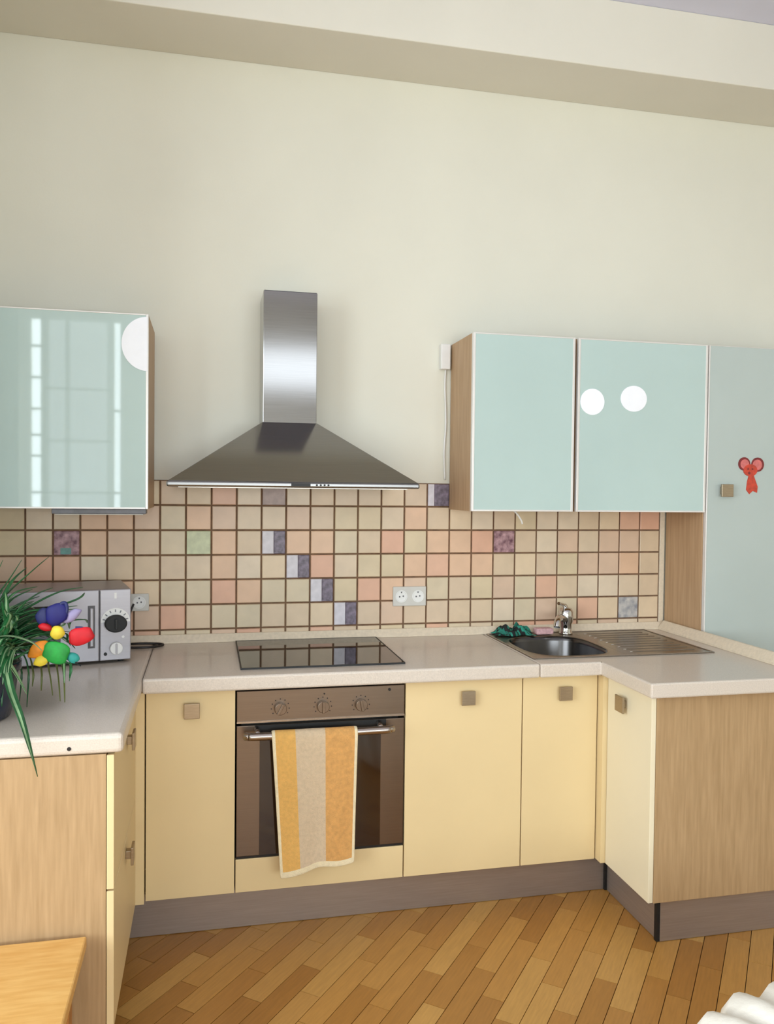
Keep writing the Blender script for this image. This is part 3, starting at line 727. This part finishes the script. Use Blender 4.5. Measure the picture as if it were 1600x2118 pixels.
# leaves that stand out in the photograph
leaf([base, E3(-.68, -1.06, 1.13), E3(-.627, -1.10, 1.091), E3(-.589, -1.18, 1.025), E3(-.551, -1.25, .974), E3(-.524, -1.28, .905), E3(-.504, -1.287, .836)], 0.021, ['leaf_green', 'leaf_pale'])
leaf([base, E3(-.70, -1.05, 1.14), E3(-.645, -1.08, 1.11), E3(-.60, -1.10, 1.06), E3(-.565, -1.11, 1.0)], 0.022, ['leaf_pale', 'leaf_green'])
leaf([base, E3(-.71, -1.02, 1.16), E3(-.64, -1.00, 1.25), E3(-.58, -.99, 1.31), E3(-.531, -.99, 1.355)], 0.015, ['leaf_green', 'leaf_green'])
leaf([base, E3(-.72, -1.0, 1.18), E3(-.65, -.98, 1.27), E3(-.606, -.97, 1.345)], 0.014, ['leaf_green', 'leaf_green'])
leaf([base, E3(-.74, -1.0, 1.18), E3(-.69, -.98, 1.26), E3(-.655, -.97, 1.345)], 0.014, ['leaf_green', 'leaf_green'])
leaf([base, E3(-.67, -1.0, 1.16), E3(-.58, -.97, 1.215), E3(-.51, -.95, 1.25), E3(-.448, -.94, 1.262)], 0.016, ['leaf_green', 'leaf_green'])
leaf([base, E3(-.67, -1.02, 1.15), E3(-.59, -1.0, 1.20), E3(-.53, -.99, 1.20), E3(-.49, -.98, 1.17)], 0.015, ['leaf_green', 'leaf_pale'])
leaf([base, E3(-.68, -1.06, 1.13), E3(-.62, -1.08, 1.15), E3(-.56, -1.09, 1.135), E3(-.53, -1.09, 1.11)], 0.012, ['leaf_pale', 'leaf_pale'])
for (x, y, zb, m) in ((-.585, -.99, .935, 'leaf_green'), (-.575, -.98, .99, 'leaf_olive'), (-.555, -.97, .975, 'leaf_olive'), (-.535, -.97, .96, 'leaf_olive'), (-.515, -.96, .94, 'leaf_olive'), (-.50, -.955, .935, 'leaf_olive'), (-.605, -.98, .95, 'leaf_green')):
    leaf([base + E3(.03, .01, 0), E3(-.66, -1.0, 1.115), E3(x-.02, y, 1.09), E3(x, y, 1.03), E3(x+rng.uniform(-.005, .012), y-.005, zb)], 0.009, [m, m])

# toy pinwheel stuck in the flower pot
HUB = Vector((-0.500, -1.03, 1.143))
t = thing('pinwheel', 'multicoloured toy pinwheel stuck among the leaves of the potted plant', 'pinwheel', (-0.66, -1.02, 1.05))
obj('stick', tube(nb(), [(-0.668, -1.02, 1.052), (-0.60, -1.02, 1.085), HUB + E3(0, 0.014, 0)], 0.0035, 8), 'stick_green', t)
def blob(c, rx, ry, rz_, rot, seed=0, n=14):
    bm = nb(); bmesh.ops.create_uvsphere(bm, u_segments=n, v_segments=10, radius=1.0)
    r_ = random.Random(seed)
    for v in bm.verts:
        v.co.x *= rx*(1+0.08*math.sin(v.co.z*5+seed)); v.co.y *= ry; v.co.z *= rz_*(1+0.10*math.sin(v.co.x*70+seed))
    bmesh.ops.rotate(bm, verts=bm.verts, cent=(0, 0, 0), matrix=Matrix.Rotation(rot, 3, 'Y'))
    bmesh.ops.translate(bm, verts=bm.verts, vec=c)
    for f in bm.faces: f.smooth = True
    return bm
def petal(dx, dz, rx, rz_, rot, m, s, dy=0.0):
    obj('petal', blob(HUB + E3(dx*1.12, dy, dz*1.08), rx*1.14, 0.010, rz_*1.12, rot, s), m, t)
petal(-0.004, 0.052, 0.026, 0.028, 0.5, 'petal_blue', 1)
petal(-0.036, 0.045, 0.018, 0.020, 0.2, 'petal_navy', 2, 0.012)
petal(0.030, 0.046, 0.026, 0.013, -0.6, 'petal_lilac', 3, 0.01)
petal(0.054, -0.006, 0.031, 0.024, -0.25, 'petal_red', 4)
petal(-0.004, -0.046, 0.032, 0.030, 0.3, 'petal_green', 5, -0.006)
petal(0.034, -0.062, 0.016, 0.013, 0.6, 'petal_teal', 6, 0.004)
petal(-0.046, -0.038, 0.028, 0.017, -0.7, 'petal_orange', 7)
petal(-0.038, -0.066, 0.019, 0.012, -0.4, 'petal_yellow', 8, -0.004)
petal(-0.030, 0.018, 0.017, 0.009, 0.3, 'petal_red', 9, 0.006)
obj('hub', blob(HUB + E3(0, -0.008, 0.006), 0.019, 0.014, 0.019, 0, 3), 'petal_yellow', t)
obj('curl', tube(nb(), smooth_path([HUB+E3(0.004, 0, 0.066), HUB+E3(0.008, 0, 0.084), HUB+E3(0.019, 0, 0.086), HUB+E3(0.023, 0, 0.07), HUB+E3(0.018, 0, 0.05)], 5), 0.005, 8), 'petal_navy', t)
obj('curl', tube(nb(), smooth_path([HUB+E3(0.045, 0, 0.018), HUB+E3(0.065, 0, 0.016), HUB+E3(0.082, 0, 0.004), HUB+E3(0.088, 0, -0.014)], 5), 0.003, 8), 'petal_navy', t)
obj('curl', tube(nb(), smooth_path([HUB+E3(0.036, 0, -0.066), HUB+E3(0.048, 0, -0.082), HUB+E3(0.060, 0, -0.09)], 5), 0.002, 8), 'cloth_black', t)

# ------------------------------------------------------------------ sink
t = thing('sink', 'stainless steel inset sink with bowl and ribbed drainer', 'sink', (1.48, -0.31, WZ1))
SZ = WZ1+0.003
bm = nb(); N = 64
bc = (1.297, -0.338); ba, bb = 0.172, 0.206
def sup(k, s=1.0, e=3.2):
    a = 2*PI*k/N; ca, sa = math.cos(a), math.sin(a)
    r = (abs(ca)**e + abs(sa)**e)**(-1/e)
    return (bc[0]+s*ba*r*ca, bc[1]+s*bb*r*sa)
def rect(k):
    a = 2*PI*k/N; ca, sa = math.cos(a), math.sin(a)
    x0, x1_, y0_, y1_ = 1.098, 1.49, -0.572, -0.042
    tx = ((x1_-bc[0]) if ca > 0 else (bc[0]-x0))/max(abs(ca), 1e-6); ty = ((y1_-bc[1]) if sa > 0 else (bc[1]-y0_))/max(abs(sa), 1e-6)
    m = min(tx, ty); return (bc[0]+m*ca, bc[1]+m*sa)
rings = [[bm.verts.new((*rect(k), WZ1+0.0005)) for k in range(N)], [bm.verts.new((*rect(k), SZ)) for k in range(N)]]
for s_, z in ((1.05, SZ), (1.02, SZ+0.0025), (0.99, SZ), (0.965, SZ-0.02), (0.94, SZ-0.13), (0.88, SZ-0.15), (0.7, SZ-0.157), (0.16, SZ-0.162)):
    rings.append([bm.verts.new((*sup(k, s_), z)) for k in range(N)])
for i in range(len(rings)-1):
    for k in range(N):
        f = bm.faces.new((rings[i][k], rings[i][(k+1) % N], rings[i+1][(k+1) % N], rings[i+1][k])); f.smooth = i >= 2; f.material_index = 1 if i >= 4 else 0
bm.faces.new(rings[-1]).material_index = 1
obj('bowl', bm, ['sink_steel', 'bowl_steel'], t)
obj('drain', disc(nb(), bc, 'z', 0.034, SZ-0.165, SZ-0.156, 24), 'chrome', t, 0.002)
dr = obj('drainer', bx(nb(), 1.491, 1.862, -0.572, -0.042, WZ1+0.0005, SZ), 'sink_steel', t, 0.001)
for k in range(9):
    yy = -0.505 + k*0.050
    obj('rib', tube(nb(), [(1.53, yy, SZ), (1.545, yy, SZ+0.0004), (1.80, yy, SZ+0.0004), (1.815, yy, SZ)], 0.0019, 8), 'sink_steel', dr)
rimb = nb()
for a in ((1.098, 1.862, -0.572, -0.566), (1.098, 1.862, -0.048, -0.042), (1.098, 1.104, -0.566, -0.048), (1.856, 1.862, -0.566, -0.048)):
    bx(rimb, a[0], a[1], a[2], a[3], SZ, SZ+0.0025)
obj('rim', rimb, 'steel', t, 0.001)
# tap
tx, ty = 1.452, -0.088
t = thing('tap', 'small chrome mixer tap with side lever behind the sink bowl', 'tap', (tx, ty, SZ))
obj('base', lathe(nb(), [(0.030, 0.0002), (0.030, 0.006), (0.026, 0.012), (0.025, 0.045), (0.031, 0.056), (0.032, 0.098), (0.024, 0.114), (0.004, 0.119)], (tx, ty, SZ), 24), 'chrome', t)
obj('spout', tube(nb(), smooth_path([(tx-0.01, ty-0.01, SZ+0.066), (tx-0.05, ty-0.055, SZ+0.082), (tx-0.085, ty-0.10, SZ+0.075), (tx-0.095, ty-0.115, SZ+0.05)], 6), [0.016]*10+[0.014]*9, 12), 'chrome', t)
lv = obj('lever', tube(nb(), smooth_path([(tx, ty, SZ+0.112), (tx-0.012, ty-0.005, SZ+0.128), (tx-0.05, ty-0.03, SZ+0.14)], 6), [0.011]*6+[0.007]*7, 10), 'chrome', t)
# cloth and sponge on the back rim of the sink
def crumple():
    bm = nb(); NX, NY = 26, 14; r_ = random.Random(5); rows = []
    for j in range(NY+1):
        row = []
        for i in range(NX+1):
            u, v = i/NX-0.5, j/NY-0.5
            h = 0.020 + 0.014*math.sin(u*17+v*5) + 0.012*math.sin(v*13-u*8+1) + 0.006*r_.random()
            h *= max(0.0, 1-(2*abs(u))**4)*max(0.0, 1-(2*abs(v))**4)
            row.append(bm.verts.new((1.205+u*0.155+0.01*math.sin(v*9), -0.092+v*0.075+0.012*math.sin(u*11), SZ+0.005+max(0, h))))
        rows.append(row)
    for j in range(NY):
        for i in range(NX):
            f = bm.faces.new((rows[j][i], rows[j][i+1], rows[j+1][i+1], rows[j+1][i])); f.smooth = True
            f.material_index = 1 if ((i*3+j*5) % 17 < 4 or (math.sin(i*0.9+j*0.5) > 0.55)) else 0
    return bm
o = obj('dish_cloth', crumple(), ['cloth_green', 'cloth_black']); s = o.modifiers.new('thick', 'SOLIDIFY'); s.thickness = 0.003; s.offset = 1
tag(o, 'crumpled green and black cloth on the back rim of the sink', 'cloth')
tag(obj('sponge', bx(nb(), 1.305, 1.385, -0.112, -0.068, SZ+0.003, SZ+0.030), 'sponge_pink', None, 0.006, segs=3), 'pink sponge lying between cloth and tap on the sink', 'sponge')

# ------------------------------------------------------------------ stool and pouf in the foreground
t = thing('wooden_stool', 'low honey-coloured wooden stool standing against the oak end panel', 'stool', (-0.665, -1.51, 0))
SX0, SX1, SY0, SY1, SH = -0.94, -0.392, -1.76, -1.268, 0.415
obj('seat', bx(nb(), SX0, SX1, SY0, SY1, SH-0.03, SH), 'stool_pine', t, 0.004)
for fx in (SX0+0.03, SX1-0.075):
    for fy in (SY0+0.03, SY1-0.075): obj('leg', bx(nb(), fx, fx+0.045, fy, fy+0.045, 0.0, SH-0.03), 'stool_edge', t, 0.003)
for fy in (SY0+0.04, SY1-0.065): obj('apron', bx(nb(), SX0+0.075, SX1-0.075, fy, fy+0.022, SH-0.09, SH-0.03), 'stool_edge', t, 0.002)
for fx in (SX0+0.042, SX1-0.064): obj('apron', bx(nb(), fx, fx+0.022, SY0+0.075, SY1-0.075, SH-0.09, SH-0.03), 'stool_edge', t, 0.002)
# pouf
t = thing('pouf', 'white pouf with a ruffled fabric cover on the parquet', 'pouf', (1.16, -2.29, 0))
bm = nb(); NA = 160; prof = [(0.36, 0.0), (0.41, 0.04), (0.43, 0.16), (0.43, 0.30), (0.445, 0.37), (0.45, 0.42), (0.43, 0.455), (0.37, 0.47), (0.25, 0.475), (0.1, 0.478)]
rings = []
for j, (r, z) in enumerate(prof):
    ring = []
    for k in range(NA):
        a = 2*PI*k/NA
        amp = 0.022*(1 if 3 <= j <= 7 else 0.5)*(1 if j < 9 else 0.2)
        rr = r + amp*(abs(math.sin(a*11+0.35*math.sin(a*3)))-0.6)
        zz = z + (0.020*(abs(math.sin(a*11+0.35*math.sin(a*3)))-0.6) if j >= 4 else 0)
        ring.append(bm.verts.new((1.16+rr*math.cos(a), -2.29+rr*math.sin(a), max(0, zz))))
    rings.append(ring)
for j in range(len(rings)-1):
    for k in range(NA):
        f = bm.faces.new((rings[j][k], rings[j][(k+1) % NA], rings[j+1][(k+1) % NA], rings[j+1][k])); f.smooth = True
bm.faces.new(rings[0][::-1]); bm.faces.new(rings[-1])
obj('ruffled_cover', bm, 'pouf_white', t)
obj('top_button', disc(nb(), (1.16, -2.29), 'z', 0.025, 0.474, 0.484, 20), 'pouf_white', t, 0.003)

for o in bpy.data.objects:
    if '_base' in o: del o['_base']
